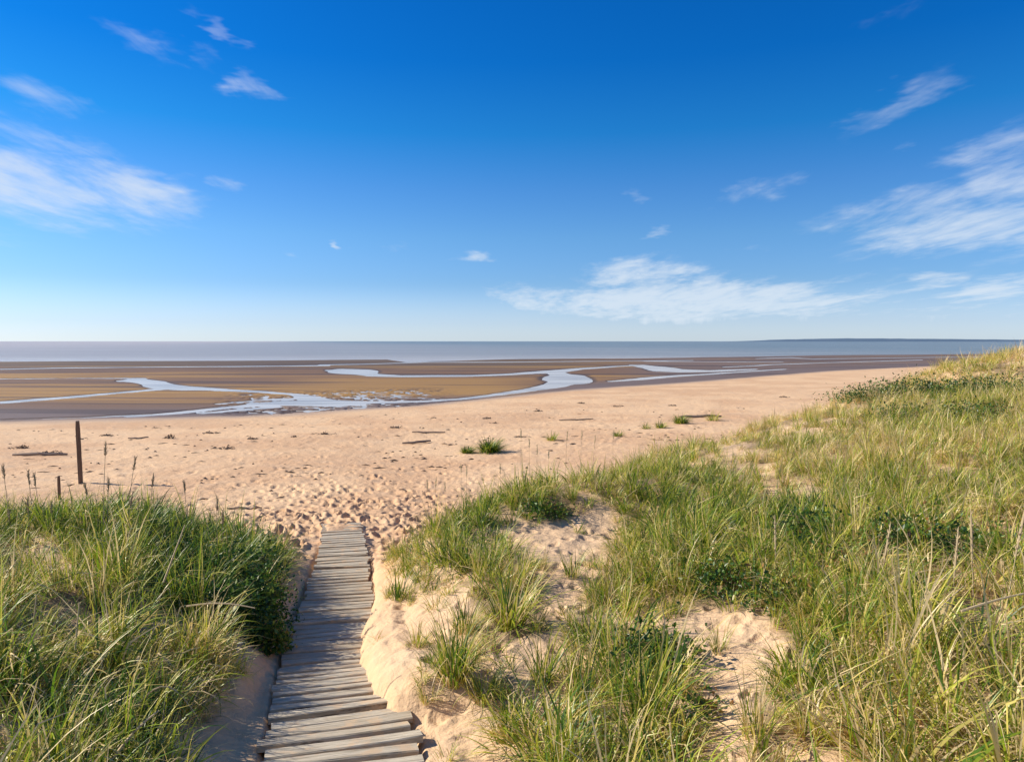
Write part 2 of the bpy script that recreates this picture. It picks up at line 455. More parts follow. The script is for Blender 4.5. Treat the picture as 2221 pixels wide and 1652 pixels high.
nst = 0
while nst < 760:
    y = random.triangular(9, 24, 12) if random.random() < .88 else random.uniform(12, 32)
    spread = .9 + (y - 9) * .16
    x = float(np.interp(y, [8, 14, 24, 34], [-2.0, -3.2, -4.4, -3])) + random.gauss(0, 1) * spread
    if near_path(x, y): continue
    z = EYE - float(ground_z(x, y, False))
    if z < 2.95: continue
    stamp(x, y, random.uniform(.11, .20), random.uniform(.06, .10), math.pi / 2 + random.gauss(.15, .6), random.uniform(.04, .10) * float(np.interp(y, [13, 22], [1, .45]))); nst += 1
for _ in range(1300):
    y = random.uniform(12, 42); x = random.uniform(-.75, .75) * y + 2
    if float(fbm(np.array(x * .22), np.array(y * .22), 3, 55)) < random.uniform(-.05, .15): continue
    if shoreY(x) - y < 4: continue
    if near_path(x, y): continue
    if EYE - float(ground_z(x, y, False)) < 3.4: continue
    stamp(x, y, random.uniform(.12, .35), random.uniform(.07, .15), random.uniform(0, 3.2), random.uniform(.01, .045))


for _ in range(420):
    y = random.uniform(3.6, 9); x = random.uniform(-1.2, 3.2)
    if abs(x - pathx(y)) < .62: continue
    stamp(x, y, random.uniform(.04, .12), random.uniform(.03, .07), random.uniform(0, 3.2), random.uniform(.008, .035))


def zgrid(x, y):
    """height of the built ground (bilinear)"""
    r0 = math.hypot(x, y); t0 = math.atan2(x, y)
    i = int(np.clip(np.searchsorted(rr, r0) - 1, 0, NR - 2)); j = int(np.clip(np.searchsorted(th, t0) - 1, 0, NT_ - 2))
    fi = (r0 - rr[i]) / (rr[i + 1] - rr[i]); fj = (t0 - th[j]) / (th[j + 1] - th[j])
    fi = min(max(fi, 0), 1); fj = min(max(fj, 0), 1)
    return float((GZ[i, j] * (1 - fi) + GZ[i + 1, j] * fi) * (1 - fj) + (GZ[i, j + 1] * (1 - fi) + GZ[i + 1, j + 1] * fi) * fj)


def on_ground(px, py, guess=None):
    """walk the ray through a picture point out to the ground; guess = skip anything nearer"""
    u = (px - CX) / F; v = -(py - CY) / F
    d = np.array([u, math.cos(PITCH) + v * math.sin(PITCH), -math.sin(PITCH) + v * math.cos(PITCH)])
    t = guess or 2.5
    while t < 300:
        p = np.array([0, 0, EYE]) + d * t
        if p[2] <= zgrid(p[0], p[1]): return Vector((p[0], p[1], zgrid(p[0], p[1])))
        t *= 1.003
    return None


BARE = [
    ([(1129, 1163), (1280, 1115), (1340, 1152), (1317, 1196), (1273, 1248), (1255, 1329), (1207, 1374), (1188, 1248), (1133, 1200)], 1.0),
    ([(790, 1385), (885, 1320), (948, 1305), (1000, 1290), (1022, 1348), (940, 1411), (903, 1466), (1000, 1485), (1059, 1466), (1081, 1411), (1133, 1385),
      (1207, 1403), (1207, 1485), (1077, 1485), (1096, 1540), (1051, 1566), (1050, 1720), (700, 1760), (760, 1448)], 1.0),
    ([(1430, 1345), (1500, 1330), (1638, 1334), (1711, 1392), (1675, 1446), (1638, 1551), (1607, 1700), (1525, 1700), (1507, 1446), (1450, 1415)], 1.0),
    ([(1560, 965), (1615, 965), (1625, 1000), (1550, 1005)], .7), ([(1700, 915), (1800, 915), (1820, 950), (1690, 945)], .6),
    ([(0, 1212), (90, 1200), (150, 1212), (150, 1240), (0, 1245)], .9),
    ([(529, 1400), (620, 1400), (580, 1530), (571, 1720), (430, 1720), (395, 1600), (478, 1565), (529, 1474)], 1.0),
    ([(1600, 1010), (1680, 1040), (1700, 1080), (1640, 1070)], .35), ([(1740, 1050), (1790, 1040), (1800, 1070), (1750, 1075)], .4)]


# --------- colours of the ground as real sand, wet sand, weed (albedo)
def L3(c): return np.array(c, float)


dry_a = L3((.71, .46, .255)); dry_b = L3((.61, .37, .20)); dune_c = L3((.63, .42, .24))
wet_c = L3((.21, .150, .115)); mauve = L3((.20, .140, .105)); brown = L3((.22, .120, .050)); gold = L3((.41, .222, .055)); darkc = L3((.075, .050, .036)); olive = L3((.13, .092, .05))
m1 = sstep(-.22, .22, fbm(GX * .35, GY * .35, 4, 61))[..., None]
Cg = dry_a * m1 + dry_b * (1 - m1)
dn = sstep(1.2, 2.0, GZ)[..., None]
Cg = Cg * (1 - dn) + dune_c * dn
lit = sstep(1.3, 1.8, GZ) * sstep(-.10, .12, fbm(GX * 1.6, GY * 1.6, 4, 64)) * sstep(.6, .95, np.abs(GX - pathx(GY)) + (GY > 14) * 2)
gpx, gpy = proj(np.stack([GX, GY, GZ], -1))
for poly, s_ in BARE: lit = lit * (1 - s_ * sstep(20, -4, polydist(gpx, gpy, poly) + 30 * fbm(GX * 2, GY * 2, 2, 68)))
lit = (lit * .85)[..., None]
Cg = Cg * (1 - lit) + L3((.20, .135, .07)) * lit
damp = (sstep(3.0, -.5, s_in + 2.2 * fbm(GX * .3, GY * .3, 3, 63)))[..., None]
Cg = Cg * (1 - damp) + L3((.44, .31, .215)) * damp
# flats
bx = 1.4 * fbm(GX * .016 + 5, GY * .11, 4, 65) + .4 * fbm(GX * .06, GY * .5, 3, 66)
fl = brown + (gold - brown) * sstep(-.05, .2, bx)[..., None]
mv = np.clip(sstep(-14, -3, s_in + 10 * fbm(GX * .05, GY * .1, 3, 67)) + sstep(1280, 1480, ppx) * .75, 0, 1)[..., None]
fl = fl * (1 - mv) + mauve * mv
# the bar between the two channels is the most golden, the far bars are dark and olive
bar = (sstep(560, 760, ppx) * sstep(1230, 1020, ppx) * sstep(815, 824, ppy) * sstep(866, 850, ppy))[..., None]
fl = fl * (1 - bar * .8) + gold * bar * .8
far = sstep(806, 788, ppy)[..., None] * sstep(1500, 1100, ppx)[..., None]
fl = fl * (1 - far * .7) + olive * far * .7
bank = (sstep(.02, .3, chm) * (1 - seam))[..., None]
fl = fl * (1 - bank * .75) + darkc * bank * .75
stk = sstep(.06, .2, fbm(GX * .03 + 40, GY * .35, 4, 69))[..., None]
fl = fl * (1 - stk * .62) + darkc * stk * .62
fw = sstep(0.3, -1.2, s_in + .9 * fbm(GX * .4, GY * .4, 3, 71))[..., None]
Cg = Cg * (1 - fw) + fl * fw
wetv = np.clip(sstep(1.5, -1.5, s_in), 0, 1)

idx = np.arange(NR * NT_).reshape(NR, NT_)
quads = np.stack([idx[:-1, :-1], idx[:-1, 1:], idx[1:, 1:], idx[1:, :-1]], -1).reshape(-1, 4)[:, ::-1]
cut = ((RRm > 420) & (s_in < -70))
keep = ~(cut[:-1, :-1] & cut[1:, 1:]).reshape(-1)
quads = quads[keep]

msand, t, p = material('sand')
ac = t.node('ShaderNodeAttribute', attribute_name='albedo'); aw = t.node('ShaderNodeAttribute', attribute_name='wet')
geo = t.node('ShaderNodeNewGeometry')
pos = geo.outputs['Position']
nA = t.noise(pos, 9, 6, .65); nB = t.noise(pos, 90, 3, .6); nC = t.noise(pos, 1.4, 4, .6)
c = t.mix(t.rng(nA, .3, .7, 0, 1), ac.outputs['Color'], (1.12, 1.10, 1.06), 'MULTIPLY')
c = t.mix(t.rng(nB, .42, .30, 0, .35), c, (.25, .16, .09))
c = t.mix(t.rng(nC, .45, .7, 0, .22), c, (.62, .47, .31))
dryf = t.m('SUBTRACT', 1.0, aw.outputs['Fac'])
c = t.mix(dryf, t.mix(t.rng(nA, .3, .7, 0, .5), ac.outputs['Color'], (.8, .75, .7), 'MULTIPLY'), c)
t.put(p.inputs['Base Color'], c)
t.put(p.inputs['Roughness'], t.rng(aw.outputs['Fac'], 0, 1, .95, .62, False))
t.put(p.inputs['Specular IOR Level'], t.rng(aw.outputs['Fac'], 0, 1, .15, .2, False))
b1 = t.node('ShaderNodeBump'); b1.inputs['Distance'].default_value = .05; t.put(b1.inputs['Strength'], t.rng(aw.outputs['Fac'], 0, 1, .8, .35, False)); t.put(b1.inputs['Height'], t.noise(pos, 7, 5, .6, .3))
b2 = t.node('ShaderNodeBump'); b2.inputs['Distance'].default_value = .004; b2.inputs['Strength'].default_value = .8; t.put(b2.inputs['Height'], t.noise(pos, 70, 3, .6)); t.l.new(b1.outputs[0], b2.inputs['Normal'])
t.l.new(b2.outputs[0], p.inputs['Normal'])
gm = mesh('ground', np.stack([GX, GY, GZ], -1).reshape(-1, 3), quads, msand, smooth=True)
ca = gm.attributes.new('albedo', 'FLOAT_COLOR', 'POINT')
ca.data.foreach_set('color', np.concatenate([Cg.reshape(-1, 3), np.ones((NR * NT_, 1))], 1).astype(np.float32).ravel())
fattr(gm, 'wet', wetv.ravel())
ground = tag(link('ground', gm), 'pale orange sand beach rising to dunes, with brown wet flats behind', kind='structure')
del ground['label']

# --------- water
mw, t, p = material('sea_water')
geo = t.node('ShaderNodeNewGeometry'); pos = geo.outputs['Position']
sp = t.node('ShaderNodeSeparateXYZ'); t.l.new(pos, sp.inputs[0])
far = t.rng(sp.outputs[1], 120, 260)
glare_side = t.m('ADD', t.m('ADD', sp.outputs[0], t.m('MULTIPLY', sp.outputs[1], .30)), t.m('MULTIPLY', t.m('SUBTRACT', t.noise(t.vm('MULTIPLY', pos, (.004, .012, 1)), 1.0, 4, .6), .5), 160))
seacol = t.mix(t.rng(glare_side, -420, 420), (.50, .44, .39), (.20, .25, .255))  # left side painted paler for sun glare and haze over the sea
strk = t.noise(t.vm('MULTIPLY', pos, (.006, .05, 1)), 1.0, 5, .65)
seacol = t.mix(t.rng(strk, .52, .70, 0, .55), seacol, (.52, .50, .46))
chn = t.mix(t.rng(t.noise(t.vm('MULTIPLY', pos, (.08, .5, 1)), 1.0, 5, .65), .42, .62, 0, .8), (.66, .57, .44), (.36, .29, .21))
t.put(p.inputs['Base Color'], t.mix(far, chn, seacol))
t.put(p.inputs['Roughness'], t.rng(far, 0, 1, .22, .40, False)); p.inputs['Specular IOR Level'].default_value = .2; p.inputs['IOR'].default_value = 1.33
sx = t.vm('MULTIPLY', pos, (.25, 1.0, 1))
hgt = t.m('ADD', t.noise(sx, .9, 5, .6), t.m('MULTIPLY', t.noise(t.vm('MULTIPLY', pos, (.004, .02, 1)), 1.0, 3, .5), 1.0))
b = t.node('ShaderNodeBump'); b.inputs['Distance'].default_value = .5; t.put(b.inputs['Height'], t.noise(sx, 1.1, 5, .65))
t.put(b.inputs['Strength'], t.rng(far, 0, 1, .02, .85, False)); t.l.new(b.outputs[0], p.inputs['Normal'])
sv = []; sf = []
xs = [-30000, -6000, -900, -200, 0, 200, 900, 6000, 30000]; ys = [22, 60, 150, 400, 1500, 6000, 40000]
for yv in ys:
    for xv in xs: sv.append((xv, yv, 0))
for i in range(len(ys) - 1):
    for j in range(len(xs) - 1):
        a = i * len(xs) + j; sf.append((a, a + 1, a + 1 + len(xs), a + len(xs)))
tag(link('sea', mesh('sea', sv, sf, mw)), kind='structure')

# --------- far coast
mc, t, p = material('far_coast'); p.inputs['Roughness'].default_value = .9
geo = t.node('ShaderNodeNewGeometry')
t.put(p.inputs['Base Color'], t.mix(t.noise(geo.outputs['Position'], .004, 3), (.07, .12, .17), (.10, .15, .20)))
cv = []; cf = []; N = 90
for i in range(N + 1):
    f_ = i / N; px = 1560 + f_ * 1700
    yd = 9000 - 2500 * f_
    x_ = (px - CX) / F * yd
    h = (6 + 26 * min(1, f_ * 6) + 9 * math.sin(f_ * 11) + random.uniform(-2, 2)) * min(1, f_ * 14 + .05)
    cv += [(x_, yd - 200, -1), (x_, yd, h * .9), (x_ * 1.05, yd + 500, h), (x_ * 1.1, yd + 1500, -1)]
for i in range(N):
    for k in range(3):
        a = i * 4 + k; cf.append((a, a + 4, a + 5, a + 1))
tag(link('far_coastline', mesh('far_coastline', cv, cf, mc, True)), kind='structure')

# ------------------------------------------------------------------ boardwalk
mwood, t, p = material('weathered_wood'); p.inputs['Roughness'].default_value = .85; p.inputs['Specular IOR Level'].default_value = .2
tc = t.node('ShaderNodeTexCoord'); oi = t.node('ShaderNodeObjectInfo')
off = t.vm('ADD', tc.outputs['Object'], t.xyz(t.m('MULTIPLY', oi.outputs['Random'], 37.0), t.m('MULTIPLY', oi.outputs['Random'], 11.0)))
st = t.vm('MULTIPLY', off, (1.0, 16.0, 6.0))
gr = t.noise(st, 3.0, 6, .65, .3); gr2 = t.noise(t.vm('MULTIPLY', off, (2.0, 60.0, 20.0)), 2.0, 4, .6)
base = t.ramp(gr, [(.25, (.20, .15, .095)), (.42, (.44, .36, .245)), (.60, (.64, .54, .385)), (.85, (.78, .69, .53))])
base = t.mix(t.rng(gr2, .42, .32, 0, .8), base, (.07, .05, .04))
base = t.mix(t.rng(oi.outputs['Random'], .3, 1, 0, .6, False), base, (.36, .27, .17))
sandy = t.noise(off, 5.0, 4, .7)
base = t.mix(t.rng(sandy, .50, .66, 0, .85), base, (.62, .43, .25))
t.put(p.inputs['Base Color'], base)
b = t.node('ShaderNodeBump'); b.inputs['Distance'].default_value = .006; b.inputs['Strength'].default_value = .9
t.put(b.inputs['Height'], t.m('ADD', gr, gr2)); t.l.new(b.outputs[0], p.inputs['Normal'])


def plank_mesh(L, w, seed):
    rnd = random.Random(seed); n = 7; V = []; Fs = []
    bow = rnd.uniform(-.006, .006); tw = rnd.uniform(-.006, .006)
    for i in range(n):
        f = i / (n - 1); x = (f - .5) * L
        if i in (0, n - 1): x += rnd.uniform(-.02, .02)
        zz = bow * (1 - (2 * f - 1) ** 2); e1 = rnd.uniform(-.004, .004); e2 = rnd.uniform(-.004, .004)
        rt = .007
        V += [(x, -w / 2 + e1, zz - tw * f - rt), (x, -w / 2 + rt + e1, zz - tw * f), (x, w / 2 - rt + e2, zz + tw * f), (x, w / 2 + e2, zz + tw * f - rt),
              (x, w / 2 + e2, zz - .038), (x, -w / 2 + e1, zz - .038)]
    for i in range(n - 1):
        for k in range(6):
            a = i * 6 + k; b_ = i * 6 + (k + 1) % 6; Fs.append((b_, a, a + 6, b_ + 6))
    Fs.append(tuple(range(6))); Fs.append(tuple(reversed(range((n - 1) * 6, n * 6))))
    return mesh('plank', V, Fs, mwood)


bw = empty('boardwalk', (float(pathx(4.2)), 4.2, float(pathz(4.2))))
tag(bw, 'narrow weathered grey plank boardwalk running down through the dunes to the beach', 'boardwalk')
variants = [plank_mesh(.90 + .02 * (i % 4), .108 + .008 * (i % 5), i) for i in range(14)]
bwl = Vector(bw.location)
yv = PLANK_Y0; k = 0
while yv < PLANK_Y1:
    me = variants[random.randrange(14)]
    o = link('plank', me, bw)
    e = .2
    dx = float(pathx(yv + e) - pathx(yv - e)) / (2 * e); dz = float(pathz(yv + e) - pathz(yv - e)) / (2 * e)
    yaw = -math.atan(dx); yaw = yaw * 1.0 + random.gauss(0, .012) - .0
    if yv < 5.0: yaw += .03
    o.location = Vector((float(pathx(yv)) + random.gauss(0, .014), yv, float(pathz(yv)) + random.gauss(0, .004))) - bwl
    o.rotation_euler = (math.atan(dz) + random.gauss(0, .05), random.gauss(0, .012) + .01, yaw)
    s = float(np.interp(yv, [3, 5.0, 6, 9, 13.9], [1.0, 1.0, .95, .88, .78])) * random.uniform(.985, 1.015)
    o.scale = (s, 1, 1)
    yv += PLANK_STEP * random.uniform(.95, 1.06) * float(np.interp(yv, [3, 5, 9, 14], [1.0, .95, .98, 1.0])); k += 1
# two runners under the boards
for sd_ in (-1, 1):
    V = []; Fs = []; ys_ = np.linspace(PLANK_Y0 - .1, PLANK_Y1, 26)
    for yy in ys_:
        s = float(np.interp(yy, [3, 5.0, 6, 9, 13.9], [1.0, 1.0, .95, .90, .80])); cx_ = float(pathx(yy)) + sd_ * .39 * s; zt = float(pathz(yy)) - .041
        for (a, b_) in ((-.03, 0), (.03, 0), (.03, -.12), (-.03, -.12)): V.append((cx_ + a - bwl.x, yy - bwl.y, zt + b_ - bwl.z))
    for i in range(len(ys_) - 1):
        for kk in range(4):
            a = i * 4 + kk; b_ = i * 4 + (kk + 1) % 4; Fs.append((a, b_, b_ + 4, a + 4))
    Fs.append((3, 2, 1, 0))
    link('runner', mesh('runner', V, Fs, mwood), bw)

# ------------------------------------------------------------------ grass blades
def blade_material(name, leafy=False):
    m = bpy.data.materials.new(name); m.use_nodes = True; t = NT(m.node_tree)
    for n in list(t.n):
        if n.type == 'BSDF_PRINCIPLED': t.n.remove(n)
    outn = [n for n in t.n if n.type == 'OUTPUT_MATERIAL'][0]
    ti = t.node('ShaderNodeAttribute', attribute_name='tint', attribute_type='INSTANCER')
    tg = t.node('ShaderNodeAttribute', attribute_name='tint_own')
    rd = t.node('ShaderNodeAttribute', attribute_name='rnd'); hh = t.node('ShaderNodeAttribute', attribute_name='along')
    v = t.m('ADD', t.m('ADD', ti.outputs['Fac'], tg.outputs['Fac']), t.m('MULTIPLY', t.m('SUBTRACT', rd.outputs['Fac'], .5), .92))
    v = t.m('ADD', v, t.rng(hh.outputs['Fac'], .22, 0, 0, .22))
    if not leafy:
        v = t.m('ADD', v, t.rng(hh.outputs['Fac'], .75, 1, 0, .15))
        col = t.ramp(v, [(0, (.030, .080, .014)), (.22, (.110, .220, .016)), (.45, (.33, .40, .024)), (.66, (.55, .49, .060)), (.82, (.70, .52, .16)), (1, (.80, .60, .30))])
    else:
        col = t.ramp(v, [(0, (.022, .070, .016)), (.4, (.075, .165, .022)), (.7, (.18, .26, .03)), (.88, (.36, .27, .05)), (1, (.42, .20, .06))])
    d = t.node('ShaderNodeBsdfDiffuse'); tr = t.node('ShaderNodeBsdfTranslucent'); gl = t.node('ShaderNodeBsdfGlossy'); gl.inputs['Roughness'].default_value = .42
    t.put(d.inputs[0], col); t.put(tr.inputs[0], col)
    gl.inputs[0].default_value = (1, .95, .8, 1)
    m1_ = t.node('ShaderNodeMixShader'); m1_.inputs[0].default_value = .38; t.l.new(d.outputs[0], m1_.inputs[1]); t.l.new(tr.outputs[0], m1_.inputs[2])
    m2_ = t.node('ShaderNodeMixShader'); m2_.inputs[0].default_value = .035; t.l.new(m1_.outputs[0], m2_.inputs[1]); t.l.new(gl.outputs[0], m2_.inputs[2])
    t.l.new(m2_.outputs[0], outn.inputs[0])
    return m


MBLADE = blade_material('marram_blade'); MLEAF = blade_material('shrub_leaf', True)


def blades(n, L0, L1, rad, w, seed, lean=(.05, .8), droop=(.5, 2.1), wind=(.12, .03), segs=6, tint=0.0, dead=.28):
    """n arching grass blades as one strip mesh; returns V, F, rnd, along"""
    rg = np.random.default_rng(seed)
    az_ = rg.uniform(0, 2 * np.pi, n); rb = rad * np.sqrt(rg.uniform(0, 1, n))
    L = rg.uniform(L0, L1, n); th0 = rg.uniform(*lean, n); dr = rg.uniform(*droop, n)
    bx_ = rb * np.cos(az_); by_ = rb * np.sin(az_)
    face = az_ + rg.normal(0, .7, n)
    ww = w * rg.uniform(.9, 2.4, n)
    px_ = bx_.copy(); py_ = by_.copy(); pz_ = np.full(n, -.05)
    V = np.zeros((n, segs + 1, 2, 3)); al = np.zeros((n, segs + 1, 2))
    kink = rg.uniform(0, 1, n) < dead
    kpos = rg.integers(2, segs + 1, n)
    tht = th0.copy()
    for s in range(segs + 1):
        f = s / segs
        wd = ww * (1 - f ** 1.6 * .93) * (.6 + .4 * min(1, f * 4))
        sdx = -np.sin(face); sdy = np.cos(face)
        V[:, s, 0] = np.stack([px_ - sdx * wd / 2, py_ - sdy * wd / 2, pz_], -1)
        V[:, s, 1] = np.stack([px_ + sdx * wd / 2, py_ + sdy * wd / 2, pz_ + wd * .25], -1)
        al[:, s] = f
        tht = th0 + dr * f ** 1.5 + np.where(kink & (s >= kpos), 1.1, 0)
        tht = np.minimum(tht, 2.7)
        st = L / segs
        px_ = px_ + np.sin(tht) * np.cos(face) * st + wind[0] * f * st
        py_ = py_ + np.sin(tht) * np.sin(face) * st + wind[1] * f * st
        pz_ = pz_ + np.cos(tht) * st
    ix = np.arange(n * (segs + 1) * 2).reshape(n, segs + 1, 2)
    Fq = np.stack([ix[:, :-1, 0], ix[:, :-1, 1], ix[:, 1:, 1], ix[:, 1:, 0]], -1).reshape(-1, 4)
    rn = np.repeat(np.clip(rg.uniform(0, 1, n) ** 1.2 + .45 * kink, 0, 1.3), (segs + 1) * 2)
    return V.reshape(-1, 3), Fq, rn, al.reshape(-1)


def blade_mesh(name, parts, mat, tint=0.0):
    Vs, Fs, Rs, As = [], [], [], []; o_ = 0
    for V, Fq, rn, al in parts:
        Vs.append(V); Fs.append(Fq + o_); Rs.append(rn); As.append(al); o_ += len(V)
    V = np.concatenate(Vs)
    me = mesh(name, V, np.concatenate(Fs), mat, smooth=True)
    fattr(me, 'rnd', np.concatenate(Rs)); fattr(me, 'along', np.concatenate(As)); fattr(me, 'tint_own', np.full(len(V), tint))
    return me


def leaves(n, rx, ry, rz, size, seed, tint=0.0, lift=.0):
    """a low mound of small oval leaves (each a folded pair of quads)"""
    rg = np.random.default_rng(seed)
    u = rg.normal(0, 1, (n, 3)); u /= np.linalg.norm(u, axis=1)[:, None]; q = rg.uniform(.35, 1, n) ** .6
    lump = 1 + .38 * np.sin(u[:, 0] * 5 + seed) * np.cos(u[:, 1] * 6 + seed * 2) + .25 * np.sin(u[:, 0] * 13 + u[:, 1] * 11 + seed) * (u[:, 2] > .1)
    q = q * np.where(rg.uniform(0, 1, n) < .12, 1.25, 1.0)
    P = u * (q * lump)[:, None] * np.array([rx, ry, rz]); P[:, 2] = np.abs(P[:, 2]) + lift
    ax = rg.normal(0, 1, (n, 3)) + u * .6; ax /= np.linalg.norm(ax, axis=1)[:, None]
    sd_ = np.cross(ax, rg.normal(0, 1, (n, 3)) + np.array([0, 0, .6])); sd_ /= np.linalg.norm(sd_, axis=1)[:, None]
    nn = np.cross(ax, sd_)
    s = (size * rg.uniform(.6, 1.3, n))[:, None]
    a = P - ax * s * .5; d_ = P + ax * s * .5; l = P - sd_ * s * .30 + nn * s * .12; r_ = P + sd_ * s * .30 + nn * s * .12
    V = np.stack([a, l, d_, r_], 1).reshape(-1, 3)
    ix = np.arange(n * 4).reshape(n, 4)
    Fq = np.concatenate([ix[:, [0, 2, 1]], ix[:, [0, 3, 2]]])
    me = mesh('foliage', V, Fq, MLEAF)
    fattr(me, 'rnd', np.repeat(np.clip(rg.uniform(0, 1, n) + .35 * np.sin(P[:, 0] * 9) * np.cos(P[:, 1] * 8), 0, 1.2), 4)); fattr(me, 'along', np.full(n * 4, .6)); fattr(me, 'tint_own', np.full(n * 4, tint))
    return me


# clump kinds that the grass is made of
tufts = bpy.data.collections.new('grass_kinds')
KIN = [dict(n=46, L0=.28, L1=.62, rad=.11, w=.0075), dict(n=40, L0=.35, L1=.75, rad=.10, w=.0075, lean=(.02, .4), droop=(.3, 1.3)),
       dict(n=50, L0=.22, L1=.52, rad=.13, w=.007, lean=(.2, .8), droop=(.6, 1.9), dead=.35), dict(n=36, L0=.3, L1=.6, rad=.09, w=.0085, droop=(.8, 2.0)),
       dict(n=44, L0=.25, L1=.55, rad=.14, w=.0075, lean=(.1, .9), dead=.3), dict(n=30, L0=.4, L1=.85, rad=.07, w=.007, lean=(.0, .35), droop=(.2, 1.1)),
       dict(n=48, L0=.2, L1=.48, rad=.15, w=.007, lean=(.3, 1.1), droop=(.4, 1.6), dead=.5), dict(n=42, L0=.3, L1=.66, rad=.12, w=.008, wind=(.5, .0))]
KIN += [dict(n=44, L0=.18, L1=.45, rad=.18, w=.006, lean=(.7, 1.5), droop=(.1, .9), dead=.6)] * 2
KMESH = []
for i, kw in enumerate(KIN):
    me = blade_mesh('tuft%02d' % i, [blades(seed=100 + i, **kw)], MBLADE, .42 if i >= 8 else 0.0)
    KMESH.append(me)
    o = bpy.data.objects.new('tuft%02d' % i, me); tufts.objects.link(o)

def grass_points(xr, yr, dens, side):
    A = (xr[1] - xr[0]) * (yr[1] - yr[0]); n = int(A * dens)
    x = RNG.uniform(*xr, n); y = RNG.uniform(*yr, n)
    r = np.hypot(x, y)
    k = (r > 1.9) & ((x > pathx(y)) if side > 0 else (x < pathx(y)))
    k &= np.abs(np.degrees(np.arctan2(x, y))) < 42
    x, y, r = x[k], y[k], r[k]
    z = ground_z(x, y)
    px, py = proj(np.stack([x, y, z], -1))
    edge = .35 * fbm(x * .8, y * .8, 3, 81)
    cov = sstep(1.12, 1.5, z + edge)                      # only on the dune
    cov *= sstep(.50, .75, np.abs(x - pathx(y)) + .25 * fbm(x * 2, y * 2, 2, 83) + (y > 14.5) * 2)
    for poly, s in BARE:
        d = polydist(px + 30 * fbm(x * 2.5, y * 2.5, 2, 84), py + 30 * fbm(x * 2.5 + 9, y * 2.5, 2, 85), poly)
        cov *= 1 - s * .97 * sstep(20, 4, d)
    cov = np.maximum(cov, .36 * ((px > 800) & (px < 1260) & (py > 1290) & (py < 1640)) * (fbm(x * 3, y * 3, 2, 88) > .0))
    cov = np.maximum(cov, .9 * ((px > 430) & (px < 625) & (py > 1190) & (py < 1400) & (x < 0) & (np.abs(x - pathx(y)) > .62)))
    cov *= .30 + .70 * sstep(-.22, .02, fbm(x * 1.2, y * 1.2, 3, 86))
    k = RNG.uniform(0, 1, len(x)) < cov
    return x[k], y[k], z[k], px[k], py[k], r[k]


